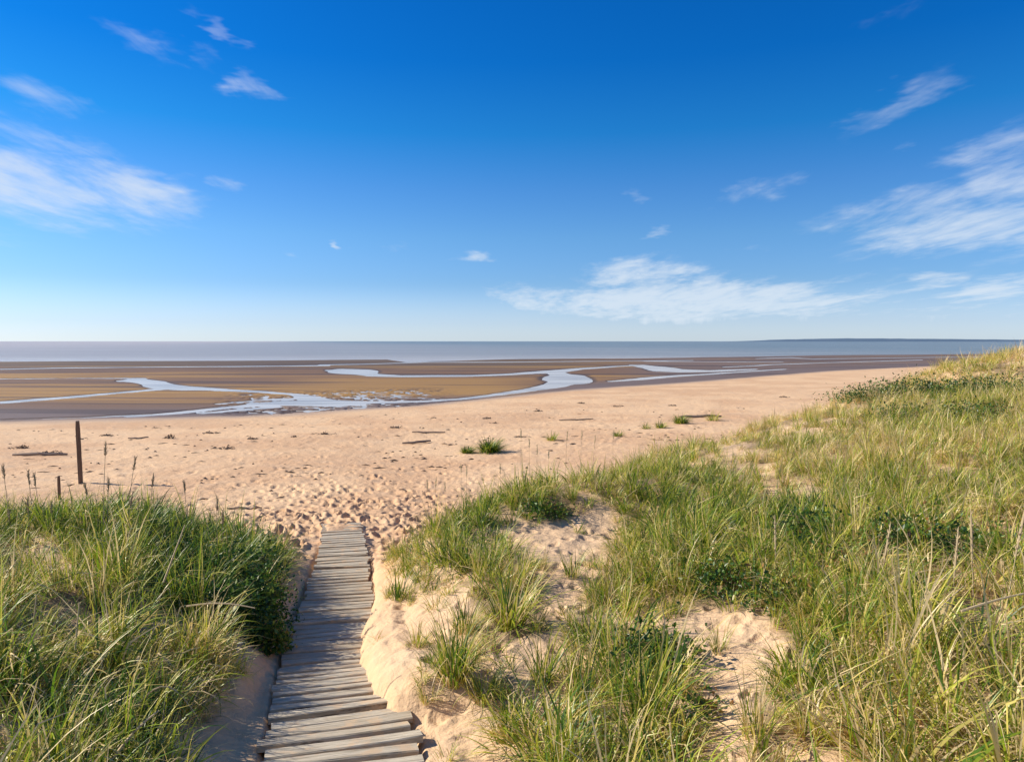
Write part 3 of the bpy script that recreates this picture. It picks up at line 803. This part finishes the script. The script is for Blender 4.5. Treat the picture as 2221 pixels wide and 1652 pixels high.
def make_grass(name, pts, seed):
    x, y, z, px, py, r = pts; n = len(x)
    me = mesh(name, np.stack([x, y, z], -1), [])
    tn = .49 - .13 * (x < 0) + .64 * fbm(x * .45, y * .45, 3, 91) + .35 * fbm(x * 1.7, y * 1.7, 2, 92)
    # yellow crest on the right, greener near lower right, lush left
    tn += .30 * sstep(15, 21, r) * (x > 0) + .06 * (x > 0)
    tn -= .10 * sstep(560, 380, np.abs(px - 250) + 400) * (x < 0)
    tn -= .26 * ((px > 300) & (px < 640) & (py > 1100) & (py < 1420))
    tn -= .16 * sstep(120, 20, np.hypot(px - 1500, py - 1060) / 2.0)
    for (ax_, ay_, ar, dv) in ((1620, 950, 90, .16), (2050, 800, 120, .14), (1750, 1150, 120, -.22), (1450, 1430, 90, -.25), (1990, 1180, 130, -.14), (2100, 870, 160, -.24), (1180, 1120, 120, -.12), (1070, 1380, 90, .22), (60, 1450, 120, .14), (1150, 1600, 80, .05), (350, 1500, 130, .18), (1980, 1540, 150, .12)):
        tn += dv * sstep(ar, ar * .3, np.hypot(px - ax_, (py - ay_) * 1.2))
    tn += RNG.normal(0, .10, n)
    kind = RNG.integers(0, len(KIN), n)
    kind = np.where((px > 900) & (px < 1150) & (py > 1280), np.where(kind % 2 == 0, 2, np.where(kind % 3 == 0, 6, 8)), kind)
    sc = RNG.uniform(.75, 1.15, n) * np.where(y > 8, .9, 1.0)
    edge = sstep(.5, 1.2, np.abs(x - pathx(y))); sc *= .65 + .35 * edge
    for poly, s in BARE: sc *= 1 - .38 * s * sstep(90, 10, polydist(px, py, poly))
    sc *= .92
    sc *= 1 + .25 * ((px > 420) & (px < 640) & (py > 1170) & (py < 1400) & (x < 0))
    # tilt with the slope a little
    rot = np.stack([RNG.normal(0, .24, n), RNG.normal(0, .24, n), RNG.uniform(0, 2 * np.pi, n)], -1)
    a = me.attributes.new('rot', 'FLOAT_VECTOR', 'POINT'); a.data.foreach_set('vector', rot.astype(np.float32).ravel())
    fattr(me, 'tint', np.clip(tn + .02, .02, .95)); fattr(me, 'scl', sc)
    a = me.attributes.new('kind_index', 'INT', 'POINT'); a.data.foreach_set('value', kind.astype(np.int32))
    o = link(name, me)
    ng = bpy.data.node_groups.new(name, 'GeometryNodeTree')
    ng.interface.new_socket('Geometry', in_out='INPUT', socket_type='NodeSocketGeometry')
    ng.interface.new_socket('Geometry', in_out='OUTPUT', socket_type='NodeSocketGeometry')
    gi = ng.nodes.new('NodeGroupInput'); go = ng.nodes.new('NodeGroupOutput')
    iop = ng.nodes.new('GeometryNodeInstanceOnPoints'); ci = ng.nodes.new('GeometryNodeCollectionInfo')
    ci.inputs['Collection'].default_value = tufts; ci.inputs['Separate Children'].default_value = True; ci.inputs['Reset Children'].default_value = True
    def na(nm, ty):
        q = ng.nodes.new('GeometryNodeInputNamedAttribute'); q.data_type = ty; q.inputs['Name'].default_value = nm; return q.outputs['Attribute']
    e2r = ng.nodes.new('FunctionNodeEulerToRotation')
    ng.links.new(na('rot', 'FLOAT_VECTOR'), e2r.inputs[0]); ng.links.new(e2r.outputs[0], iop.inputs['Rotation'])
    ng.links.new(na('scl', 'FLOAT'), iop.inputs['Scale']); ng.links.new(na('kind_index', 'INT'), iop.inputs['Instance Index'])
    iop.inputs['Pick Instance'].default_value = True
    ng.links.new(gi.outputs[0], iop.inputs['Points']); ng.links.new(ci.outputs[0], iop.inputs['Instance']); ng.links.new(iop.outputs[0], go.inputs[0])
    md = o.modifiers.new('grass', 'NODES'); md.node_group = ng
    print(name, n)
    return o


def cat(*ps): return tuple(np.concatenate([q[i] for q in ps]) for i in range(6))


near_r = grass_points((-2, 9), (1.6, 9), 46, 1); mid_r = grass_points((-2, 16), (9, 17), 34, 1); far_r = grass_points((0, 45), (17, 50), 16, 1)
near_l = grass_points((-9, 0), (1.6, 9), 50, -1); mid_l = grass_points((-14, -3), (9, 14), 26, -1)
gr_o = make_grass('dune_grass', cat(near_r, mid_r, far_r), 1)
tag(gr_o, 'thick yellow-green marram grass covering the long dune right of the boardwalk', 'grass', kind='stuff')
gl_o = make_grass('dune_grass', cat(near_l, mid_l), 2)
tag(gl_o, 'lush green marram grass covering the mound left of the boardwalk', 'grass', kind='stuff')

# ------------------------------------------------------------------ leafy shrubs
mstem, t, p = material('shrub_stem'); p.inputs['Base Color'].default_value = (.10, .065, .04, 1); p.inputs['Roughness'].default_value = .9


def tube(pts, rads, k=5):
    V = []; Fs = []
    for i, (q, r_) in enumerate(zip(pts, rads)):
        q = Vector(q); d = (Vector(pts[min(i + 1, len(pts) - 1)]) - Vector(pts[max(i - 1, 0)])).normalized()
        a = d.orthogonal().normalized(); b_ = d.cross(a)
        for j in range(k):
            an = 2 * math.pi * j / k; V.append(q + (a * math.cos(an) + b_ * math.sin(an)) * r_)
    for i in range(len(pts) - 1):
        for j in range(k):
            Fs.append((i * k + j, i * k + (j + 1) % k, (i + 1) * k + (j + 1) % k, (i + 1) * k + j))
    Fs.append(tuple(reversed(range(k)))); Fs.append(tuple(range((len(pts) - 1) * k, len(pts) * k)))
    return V, Fs


def merge(parts):
    V = []; Fs = []
    for v, f in parts:
        o_ = len(V); V += list(v); Fs += [tuple(i + o_ for i in q) for q in f]
    return V, Fs


def shrub(px, py, yd, rx, rz, n, size, tint, label, name='leafy_shrub', cat_='shrub', group=None, seed=0):
    if px > 1300: tint += .22; n = int(n * .62); rz *= .85; rx *= 1.15
    elif px < 700: n = int(n * 1.7)
    P = unproj(px, py, yd); z = zgrid(P[0], P[1])
    o = empty(name, (P[0], P[1], z)); tag(o, label, cat_, group)
    link('foliage', leaves(n, rx, rx * .8, rz, size, seed, tint), o)
    rg = random.Random(seed); parts = []
    for i in range(9):
        a = rg.uniform(0, 6.28); e = rx * rg.uniform(.3, .85)
        parts.append(tube([(0, 0, -.03), (math.cos(a) * e * .4, math.sin(a) * e * .4, rz * .4), (math.cos(a) * e, math.sin(a) * e, rz * rg.uniform(.6, .95))], [.008, .006, .003], 4))
    V, Fs = merge(parts); link('stems', mesh('stems', V, Fs, mstem), o)
    return o


SH = [  # px, py, Y, radius, height, leaves, leaf size, tint, label
    (430, 1235, 7.4, .40, .30, 900, .045, .12, 'dark green leafy bush on the shaded top of the left mound'),
    (535, 1275, 7.8, .42, .50, 1500, .045, .05, 'darkest leafy bush, at the right shoulder of the left mound'),
    (565, 1330, 7.2, .32, .50, 1200, .04, .10, 'small dark bush hanging over the left edge of the boardwalk'),
    (480, 1335, 6.6, .34, .36, 1300, .042, .08, 'dark bush below the pale bent straw on the left mound'),
    (578, 1385, 6.6, .22, .30, 800, .045, .28, 'low grey-green leafy plant beside the shaded boards'),
    (1890, 842, 18, .9, .50, 2600, .055, -.05, 'dark green bush nearest the beach on the right dune crest'),
    (1985, 835, 18.5, 1.0, .60, 3000, .055, -.08, 'widest dark bush, second from the beach on the right dune crest'),
    (2075, 848, 18, 1.0, .52, 2800, .055, -.05, 'dark bush between two others along the right dune crest'),
    (2165, 850, 17.5, 1.0, .6, 3000, .055, -.06, 'dark bush at the right edge below the dune crest'),
    (1960, 890, 14.8, .7, .42, 2200, .05, -.02, 'dark bush just below the row of bushes on the right dune crest'),
    (2120, 905, 14.0, .8, .42, 2200, .05, .0, 'dark bush in front of the row on the crest near the right edge'),
    (1755, 1150, 7.2, .38, .42, 1500, .045, .10, 'dark leafy bush sunk in the grass in the middle of the right dune'),
    (1590, 1245, 6.2, .34, .34, 1200, .045, .18, 'green leafy bush beside the sandy gap in the right dune'),
    (1850, 1215, 6.1, .30, .34, 1000, .04, .55, 'bush with orange and yellow leaves in the right dune grass'),
    (1975, 1185, 6.5, .40, .40, 1400, .045, .22, 'leafy bush right of the orange-leaved one'),
    (2110, 1205, 6.2, .36, .36, 1200, .045, .10, 'dark bush among the tall straw stalks near the right edge'),
    (1690, 1265, 5.7, .28, .30, 900, .04, .20, 'low green bush left of the orange-leaved one'),
    (1430, 1440, 4.95, .30, .36, 1300, .042, .06, 'dark green bush at the foot of the bare sand gully'),
    (1530, 1560, 4.15, .12, .14, 260, .04, .35, 'tiny leafy sprig alone on the bare sand gully'),
    (1180, 1082, 9.3, .30, .20, 500, .05, .35, 'low green bush on the crest above the bare sand patch')]
for i, (px, py, yd, rx, rz, n, sz, tn, lb) in enumerate(SH): shrub(px, py, yd, rx, rz, n, sz, tn, lb, seed=300 + i)

# ------------------------------------------------------------------ grass tussocks standing alone
def tussock(P, scale, tint, label, seed, dense=1.0, name='grass_tussock', group=None, kw=None, rz=0):
    k_ = dict(n=int(70 * dense), L0=.3, L1=.7, rad=.10, w=.007, lean=(.05, .7), droop=(.4, 1.6))
    if kw: k_.update(kw)
    me = blade_mesh('grass_tussock', [blades(seed=seed, **k_)], MBLADE, tint)
    o = link(name, me); o.location = P; o.scale = (scale,) * 3; o.rotation_euler = (0, 0, rz)
    return tag(o, label, 'grass tussock', group)


TU = [
    (1062, 980, 1.1, .10, 7.0, 'round dark green grass tussock alone on the open beach'),
    (1013, 982, .62, .12, 5.0, 'smaller green tussock just left of the round one on the beach'),
    (1196, 955, .7, .35, 1.6, 'sparse green tuft on the beach in front of the dune tip'),
    (1340, 946, .6, .25, 2.0, 'flat dark tuft on the beach beyond the dune tip'),
    (1400, 930, .6, .35, 1.5, 'thin tuft on the beach left of the longest row of tufts'),
    (1432, 928, .75, .3, 2.0, 'second tuft from the left in the row behind the dune'),
    (1476, 918, 1.0, .15, 4.0, 'largest dark green tuft in the row on the beach behind the dune'),
    (1545, 912, 1.0, .5, 1.2, 'browning tuft at the right end of the row behind the dune'),
    (1105, 1365, 1.0, .50, 3.0, 'grey matted tussock on the sandy slope right of the boardwalk'),
    (985, 1470, .85, .45, 3.2, 'tangled grey-green tussock lowest on the sandy slope'),
    (925, 1520, .38, .60, 1.0, 'small wiry dry tuft nearest the boardwalk on bare sand'),
    (1010, 1370, .65, .48, 2.0, 'matted dull tussock high on the sandy slope right of the shaded boards'),
    (905, 1400, .42, .55, 1.2, 'little straw-coloured tuft on the sand bank beside the shaded boards'),
    (1050, 1520, .6, .45, 2.0, 'drooping grey-green tussock below the tangled one on the sandy slope'),
    (865, 1300, .70, .18, 1.2, 'green tussock touching the right edge of the boardwalk'),
    (1010, 1235, .85, .20, 1.4, 'dark green tussock leaning over the crest right of the footprints'),
    (1180, 1480, .75, .30, 1.3, 'upright green tussock in the middle of the foreground slope'),
    (1260, 1560, .8, .35, 1.5, 'spreading yellow-green tussock at the bottom of the foreground slope'),
    (1090, 1590, .6, .25, .9, 'open tussock of thin arching blades at the bottom beside the bare sand'),
    (1640, 1590, .7, .62, 1.2, 'straw-yellow tussock at the right edge of the sand gully'),
    (1560, 1415, .45, .60, .8, 'small dry tuft in the upper part of the sand gully'),
    (1240, 1250, .6, .35, 1.0, 'slender green tussock rising in the bare sand patch')]
for i, (px, py, s, tn, de, lb) in enumerate(TU):
    P = on_ground(px, py, 20 if py < 990 else None)
    if P is None: print('no ground', lb); continue
    kw = dict(w=.014, n=int(80 * de), rad=.22, lean=(.1, 1.0), droop=(.4, 1.8)) if py < 990 else None
    tussock(P, s, tn, lb, 500 + i, de, kw=kw)

# ------------------------------------------------------------------ dry stalks with seed heads
mstr, t, p = material('dry_straw'); p.inputs['Roughness'].default_value = .8
geo = t.node('ShaderNodeNewGeometry')
t.put(p.inputs['Base Color'], t.mix(t.noise(geo.outputs['Position'], 60, 3), (.60, .46, .26), (.42, .29, .14)))
mstr2, t, p = material('brown_seed_head'); p.inputs['Roughness'].default_value = .9
geo = t.node('ShaderNodeNewGeometry')
t.put(p.inputs['Base Color'], t.mix(t.noise(geo.outputs['Position'], 80, 3), (.46, .32, .18), (.30, .20, .11)))


def stalk_mesh(H, head, lean, curve, seed, m_head, thick=1.0):
    rg = random.Random(seed)
    pts = []; n = 8; a = rg.uniform(0, 6.28)
    for i in range(n + 1):
        f = i / n
        pts.append((lean * f * H + curve * f * f * H, rg.uniform(-.004, .004), f * H * (1 - .25 * abs(lean) - .3 * abs(curve) * f) - .04))
    V, Fs = tube(pts, [.0032 * thick * (1 - .5 * i / n) for i in range(n + 1)], 4)
    me = mesh('stem', V, Fs, mstr)
    hd = None
    if head > 0:
        top = Vector(pts[-1]); d = (top - Vector(pts[-2])).normalized(); hp = []; hr = []
        for i in range(9):
            f = i / 8; hp.append(top + d * head * (f - .3) + Vector((.01 * f * f * lean, 0, 0))); hr.append((.0015 + .0085 * math.sin(math.pi * min(1, f * .93 + .07)) ** .8 * .62 * rg.uniform(.8, 1.1)) * thick)
        parts = [tube(hp, hr, 5)]
        for i in range(26):
            f = rg.random(); q = hp[min(8, int(f * 8))]; an = rg.uniform(0, 6.28)
            sdv = Vector((math.cos(an), math.sin(an), 0)) * .010 * thick
            parts.append(([q, q + sdv + d * .012, q + sdv * 1.5 + d * .03 * thick], [(0, 1, 2)]))
        V, Fs = merge(parts); hd = mesh('seed_head', V, Fs, m_head)
    return me, hd


def stalk(px, py, yd, Ht, head, lean, curve, label, seed, m_head, group=None, thick=1.0):
    """px, py = where the top shows"""
    P = unproj(px, py, yd); bx_ = P[0] - (lean + curve) * Ht
    z = zgrid(bx_, yd); Ht = max(.3, (P[2] - z)) / max(.4, (1 - .25 * abs(lean) - .3 * abs(curve))) if Ht is None else Ht
    o = empty('dry_stalk', (bx_, yd, z)); tag(o, label, 'dry stalk', group)
    me, hd = stalk_mesh(Ht, head, lean, curve, seed, m_head, thick)
    link('stem', me, o)
    if hd: link('seed_head', hd, o)
    return o


def stalkfit(px, py, yd, head, lean, curve, *a, **k):
    """height chosen so that the top reaches the picture point from the ground below it"""
    P = unproj(px, py, yd); Ht = .8
    for _ in range(4):
        z = zgrid(P[0] - (lean + curve) * Ht, yd); Ht = max(.25, (P[2] - z - head * .6) / (1 - .25 * abs(lean) - .3 * abs(curve)))
    Ht = min(Ht, 1.5)
    return stalk(px, P and py if False else py, yd, Ht, head, lean, curve, *a, **k)


GL = 'brown seed heads along the left mound'
for i, (px, py, le) in enumerate([(8, 1000, -.12), (62, 1015, -.12), (75, 1020, -.15), (60, 1075, -.06), (112, 1090, -.1), (186, 1040, -.15), (228, 950, .02), (234, 1030, 0),
                                  (290, 985, .12), (283, 1060, .1), (330, 1020, .05), (400, 1035, -.1), (470, 1070, -.03), (482, 1100, -.04), (300, 1100, 0), (20, 1120, -.1)]):
    stalkfit(px, py, 7.6 + (i % 3) * .35, .16, le, .03, 'tall brown seed head standing up from the top of the left mound', 700 + i, mstr2, GL, 1.35)
for i, (px, py, yd, le, lb) in enumerate([
        (1683, 1115, 6.2, -.06, 'pinkish dry stalk leaning left in the middle of the right dune'),
        (1922, 1130, 5.4, .10, 'straw stalk leaning right above the orange-leaved bush'),
        (2075, 1140, 4.9, .02, 'straightest tall straw stalk near the right edge'),
        (2110, 1100, 4.9, -.10, 'tall straw stalk leaning left, tallest near the right edge'),
        (2212, 1085, 4.6, .10, 'straw stalk leaning right at the very right edge')]):
    stalkfit(px, py, yd, .36, le, .02, lb, 730 + i, mstr, None, 1.25)
GM = 'thin stalks along the tip of the right dune'
for i, (px, py) in enumerate([(927, 1035), (945, 1030), (965, 1040), (1000, 1000), (1012, 1005), (1040, 1090), (1130, 925), (1148, 945), (1165, 960), (1230, 930), (1262, 930), (1290, 940), (1085, 1000), (1110, 1060), (1190, 970), (1330, 930)]):
    stalkfit(px, py, 9.4 + (i % 4) * .3 + max(0, (px - 1100)) * .006, .14, random.uniform(-.08, .08), .02, 'thin pale seed stalk standing against the beach at the tip of the right dune', 750 + i, mstr, GM, 1.0)


def straw(p0, p1, sag, rad, label, name='dead_straw'):
    p0 = Vector(p0); p1 = Vector(p1); pts = []
    for i in range(9):
        f = i / 8; q = p0.lerp(p1, f); q.z += sag * math.sin(math.pi * f); pts.append(q - p0)
    V, Fs = tube(pts, [rad * (1.15 - .6 * i / 8) for i in range(9)], 5)
    o = link(name, mesh(name, V, Fs, mstr)); o.location = p0
    return tag(o, label, 'dry stalk')


straw(unproj(405, 1314, 5.6), unproj(553, 1318, 5.5), .03, .008, 'long pale bent straw lying across the dark bushes of the left mound')
straw(unproj(355, 1262, 5.4), unproj(401, 1138, 5.5), 0, .007, 'thick pale stalk standing diagonally in the left mound')
straw(unproj(248, 1640, 3.35), unproj(345, 1540, 3.5), .02, .008, 'thick pale straw slanting across the bottom of the left mound')
straw(unproj(300, 1525, 3.9), unproj(432, 1560, 3.9), .14, .005, 'arched dead straw in the lower part of the left mound')
straw(unproj(2085, 1325, 4.1), unproj(2300, 1275, 4.1), .02, .007, 'pale flattened straw slanting in from the right edge')
straw(unproj(1975, 1395, 4.3), unproj(2090, 1270, 4.4), .02, .005, 'pale straw leaning up to the right in the right dune grass')
straw(unproj(1840, 1620, 3.6), unproj(1960, 1490, 3.8), .02, .005, 'pale straw in the lower right foreground grass')
straw(unproj(1475, 1530, 4.2), unproj(1640, 1640, 3.7), .01, .006, 'dark bare twig lying across the sand gully')
for a_, b_, lb in [((66, 1418), (79, 1291), 'tall yellow straw standing near the left edge below the sandy spot'),
                   ((163, 1409), (172, 1305), 'pale straw standing upright right of the sandy spot in the left mound'),
                   ((20, 1530), (25, 1423), 'straight straw nearest the left edge of the lower left grass'),
                   ((59, 1600), (93, 1463), 'long straw leaning right at the bottom left'),
                   ((98, 1586), (107, 1451), 'thick straw standing just right of the long leaning one at the bottom left')]:
    straw(unproj(*a_, 4.3), unproj(*b_, 4.35), 0, .0055, lb)
straw(unproj(1835, 1590, 3.7), unproj(2180, 1652, 3.4), .01, .006, 'pale straw lying flat along the bottom of the right dune grass')
straw(unproj(1715, 1560, 3.9), unproj(1900, 1440, 4.2), .02, .005, 'pale straw leaning right just beyond the sand gully')

# ------------------------------------------------------------------ posts
mpost, t, p = material('dark_post_wood'); p.inputs['Roughness'].default_value = .85
tc = t.node('ShaderNodeTexCoord')
gq = t.noise(t.vm('MULTIPLY', tc.outputs['Object'], (30, 30, 2.0)), 1.5, 5, .6)
t.put(p.inputs['Base Color'], t.ramp(gq, [(.3, (.07, .045, .03)), (.6, (.17, .11, .07)), (.85, (.28, .20, .14))]))
b = t.node('ShaderNodeBump'); b.inputs['Distance'].default_value = .01; t.put(b.inputs['Height'], gq); t.l.new(b.outputs[0], p.inputs['Normal'])


def post(P, H_, r0, tx, label):
    V = []; Fs = []; n = 10; k_ = 9
    for i in range(n + 1):
        f = i / n; zz = -.3 + f * (H_ + .3)
        for j in range(k_):
            an = 2 * math.pi * j / k_; rr_ = r0 * (1 + .07 * math.sin(3 * an + i * .2) + random.uniform(-.04, .04)) * (1 if i < n else .8)
            V.append((rr_ * math.cos(an) + tx * f * H_, rr_ * math.sin(an), zz + (random.uniform(-.012, .012) if i == n else 0)))
    for i in range(n):
        for j in range(k_): Fs.append((i * k_ + j, i * k_ + (j + 1) % k_, (i + 1) * k_ + (j + 1) % k_, (i + 1) * k_ + j))
    V.append((tx * H_, 0, H_ + .01)); c_ = len(V) - 1
    for j in range(k_): Fs.append((n * k_ + j, n * k_ + (j + 1) % k_, c_))
    o = link('wooden_post', mesh('wooden_post', V, Fs, mpost)); o.location = P
    return tag(o, label, 'post')


P = unproj(175, 1046, 20.0); zp = zgrid(P[0], P[1]); top = unproj(170, 913, 20.0)
post((P[0], P[1], zp), top[2] - zp, .060, -.02, 'tall dark wooden post standing on the beach behind the left mound')
P = unproj(129, 1085, 17.5); zp = zgrid(P[0], P[1]); top = unproj(129, 1032, 17.5)
post((P[0], P[1], zp), top[2] - zp, .035, 0, 'short dark stake left of the tall post')

# ------------------------------------------------------------------ strand litter
mdrift, t, p = material('driftwood'); p.inputs['Roughness'].default_value = .9
geo = t.node('ShaderNodeNewGeometry')
t.put(p.inputs['Base Color'], t.mix(t.noise(geo.outputs['Position'], 20, 4), (.20, .14, .10), (.36, .27, .19)))
mweed, t, p = material('dry_seaweed'); p.inputs['Roughness'].default_value = .9
geo = t.node('ShaderNodeNewGeometry')
t.put(p.inputs['Base Color'], t.mix(t.noise(geo.outputs['Position'], 30, 4), (.12, .08, .05), (.28, .19, .12)))


def drift(px, py, length, ang_, rad, label, name='driftwood_stick', bend=.1):
    length *= .72; rad *= .7
    P = on_ground(px, py, 12)
    if P is None: return
    c_, s_ = math.cos(ang_), math.sin(ang_); pts = []
    for i in range(7):
        f = i / 6 - .5; x_ = f * length * c_ - bend * length * (f * f) * s_; y_ = f * length * s_ + bend * length * f * f * c_
        pts.append((x_, y_, zgrid(P.x + x_, P.y + y_) - P.z + rad * .7 + random.uniform(0, rad)))
    V, Fs = tube(pts, [rad * (.55 + .5 * math.sin(math.pi * (i + .6) / 7.2)) for i in range(7)], 6)
    o = link(name, mesh(name, V, Fs, mdrift)); o.location = P
    return tag(o, label, 'driftwood')


def weed(px, py, w_, h_, label, seed, name='seaweed_clump'):
    w_ *= .62
    P = on_ground(px, py, 12)
    if P is None: return
    rg = random.Random(seed); parts = []
    for i in range(26):
        a = rg.uniform(0, 6.28); r_ = w_ * rg.uniform(0, .5); x_ = r_ * math.cos(a); y_ = r_ * .6 * math.sin(a); l_ = w_ * rg.uniform(.12, .35); b_ = rg.uniform(0, 6.28)
        hh = h_ * rg.uniform(.2, 1) * (1 - r_ / w_)
        parts.append(tube([(x_, y_, -.01), (x_ + l_ * .5 * math.cos(b_), y_ + l_ * .5 * math.sin(b_), hh), (x_ + l_ * math.cos(b_ + .4), y_ + l_ * math.sin(b_ + .4), .005)], [.01, .012 + .02 * h_, .008], 4))
    V, Fs = merge(parts); o = link(name, mesh(name, V, Fs, mweed)); o.location = P
    return tag(o, label, 'seaweed')


drift(530, 1104, 1.05, .12, .035, 'short dark driftwood stick lying left of the footprints', bend=.05)
drift(930, 940, 2.0, .1, .05, 'long thin driftwood stick on the beach below the middle channel')
drift(905, 962, 1.6, .45, .07, 'crooked driftwood branch on the beach left of the round green tussock', bend=.3)
drift(85, 988, 2.6, .05, .08, 'long driftwood log with a hollow under it left of the tall post', bend=.12)
drift(300, 952, 1.1, .3, .05, 'short driftwood stick right of the tall post')
drift(1250, 912, 2.4, .02, .05, 'thin driftwood stick high on the beach beyond the dune tip')
drift(1520, 905, 3.0, .08, .09, 'grey driftwood log at the end of the row of tufts behind the dune')
for i, (px, py, w_, h_, lb) in enumerate([
        (48, 972, 1.0, .16, 'dark seaweed clump at the left edge of the beach'), (110, 985, 1.4, .15, 'seaweed heap beside the driftwood log left of the post'),
        (368, 951, .7, .22, 'darkest round seaweed lump right of the tall post'), (455, 940, 1.3, .10, 'flat seaweed patch in the middle of the left strand line'),
        (490, 973, 1.1, .10, 'scattered seaweed patch nearest the dunes on the left beach'), (545, 952, .8, .12, 'small seaweed clump between two flat patches'),
        (707, 942, 1.0, .14, 'dark seaweed clump above the end of the boardwalk'), (640, 948, .6, .08, 'faint seaweed patch left of the dark clump above the boardwalk'),
        (858, 928, 1.2, .12, 'brown seaweed clump beneath the middle channel'), (1055, 908, 1.0, .12, 'seaweed clump beyond the round green tussock, nearer the water'),
        (1073, 918, .6, .10, 'small seaweed lump just below the one beyond the round tussock'), (1170, 892, 1.0, .1, 'seaweed clump close to the wet shore beyond the dune tip'),
        (1262, 875, 1.0, .12, 'seaweed clump at the top of the beach near the bright channel bend'), (1340, 882, 1.4, .12, 'seaweed line on the far beach right of the channel bend'),
        (1700, 862, 1.2, .14, 'dark lump on the far beach close to the right dune'), (1460, 880, .9, .1, 'small dark lump on the far beach behind the row of tufts'),
        (230, 945, .9, .1, 'small seaweed patch right behind the tall post'), (1130, 948, .9, .06, 'thin seaweed smear right of the round green tussock')]):
    weed(px, py, w_, h_, lb, 900 + i)

# ------------------------------------------------------------------ fine litter scattered along the strand
rg = random.Random(77); parts = []; nlit = 0
while nlit < 420:
    y_ = rg.uniform(15, 44) if rg.random() < .7 else rg.gauss(25, 2.5); x_ = rg.uniform(-.75, .75) * y_
    if y_ < 15 or shoreY(x_) - y_ < 5 or EYE - zgrid(x_, y_) < 3.6 or float(fbm(np.array(x_ * .5), np.array(y_ * .5), 3, 97)) < rg.uniform(-.1, .25): continue
    z_ = zgrid(x_, y_); l_ = rg.uniform(.03, .07) + .15 * rg.random() ** 3; a_ = rg.gauss(0, .5); w_ = rg.uniform(.01, .03)
    dx_, dy_ = math.cos(a_) * l_, math.sin(a_) * l_
    parts.append(tube([(x_ - dx_, y_ - dy_, z_), (x_, y_, z_ + w_), (x_ + dx_, y_ + dy_, zgrid(x_ + dx_, y_ + dy_))], [w_ * .6, w_, w_ * .5], 3)); nlit += 1
V, Fs = merge(parts)
tag(link('strand_litter', mesh('strand_litter', V, Fs, mweed)), 'small dark bits of weed and twig scattered over the pale beach sand', 'litter', kind='stuff')
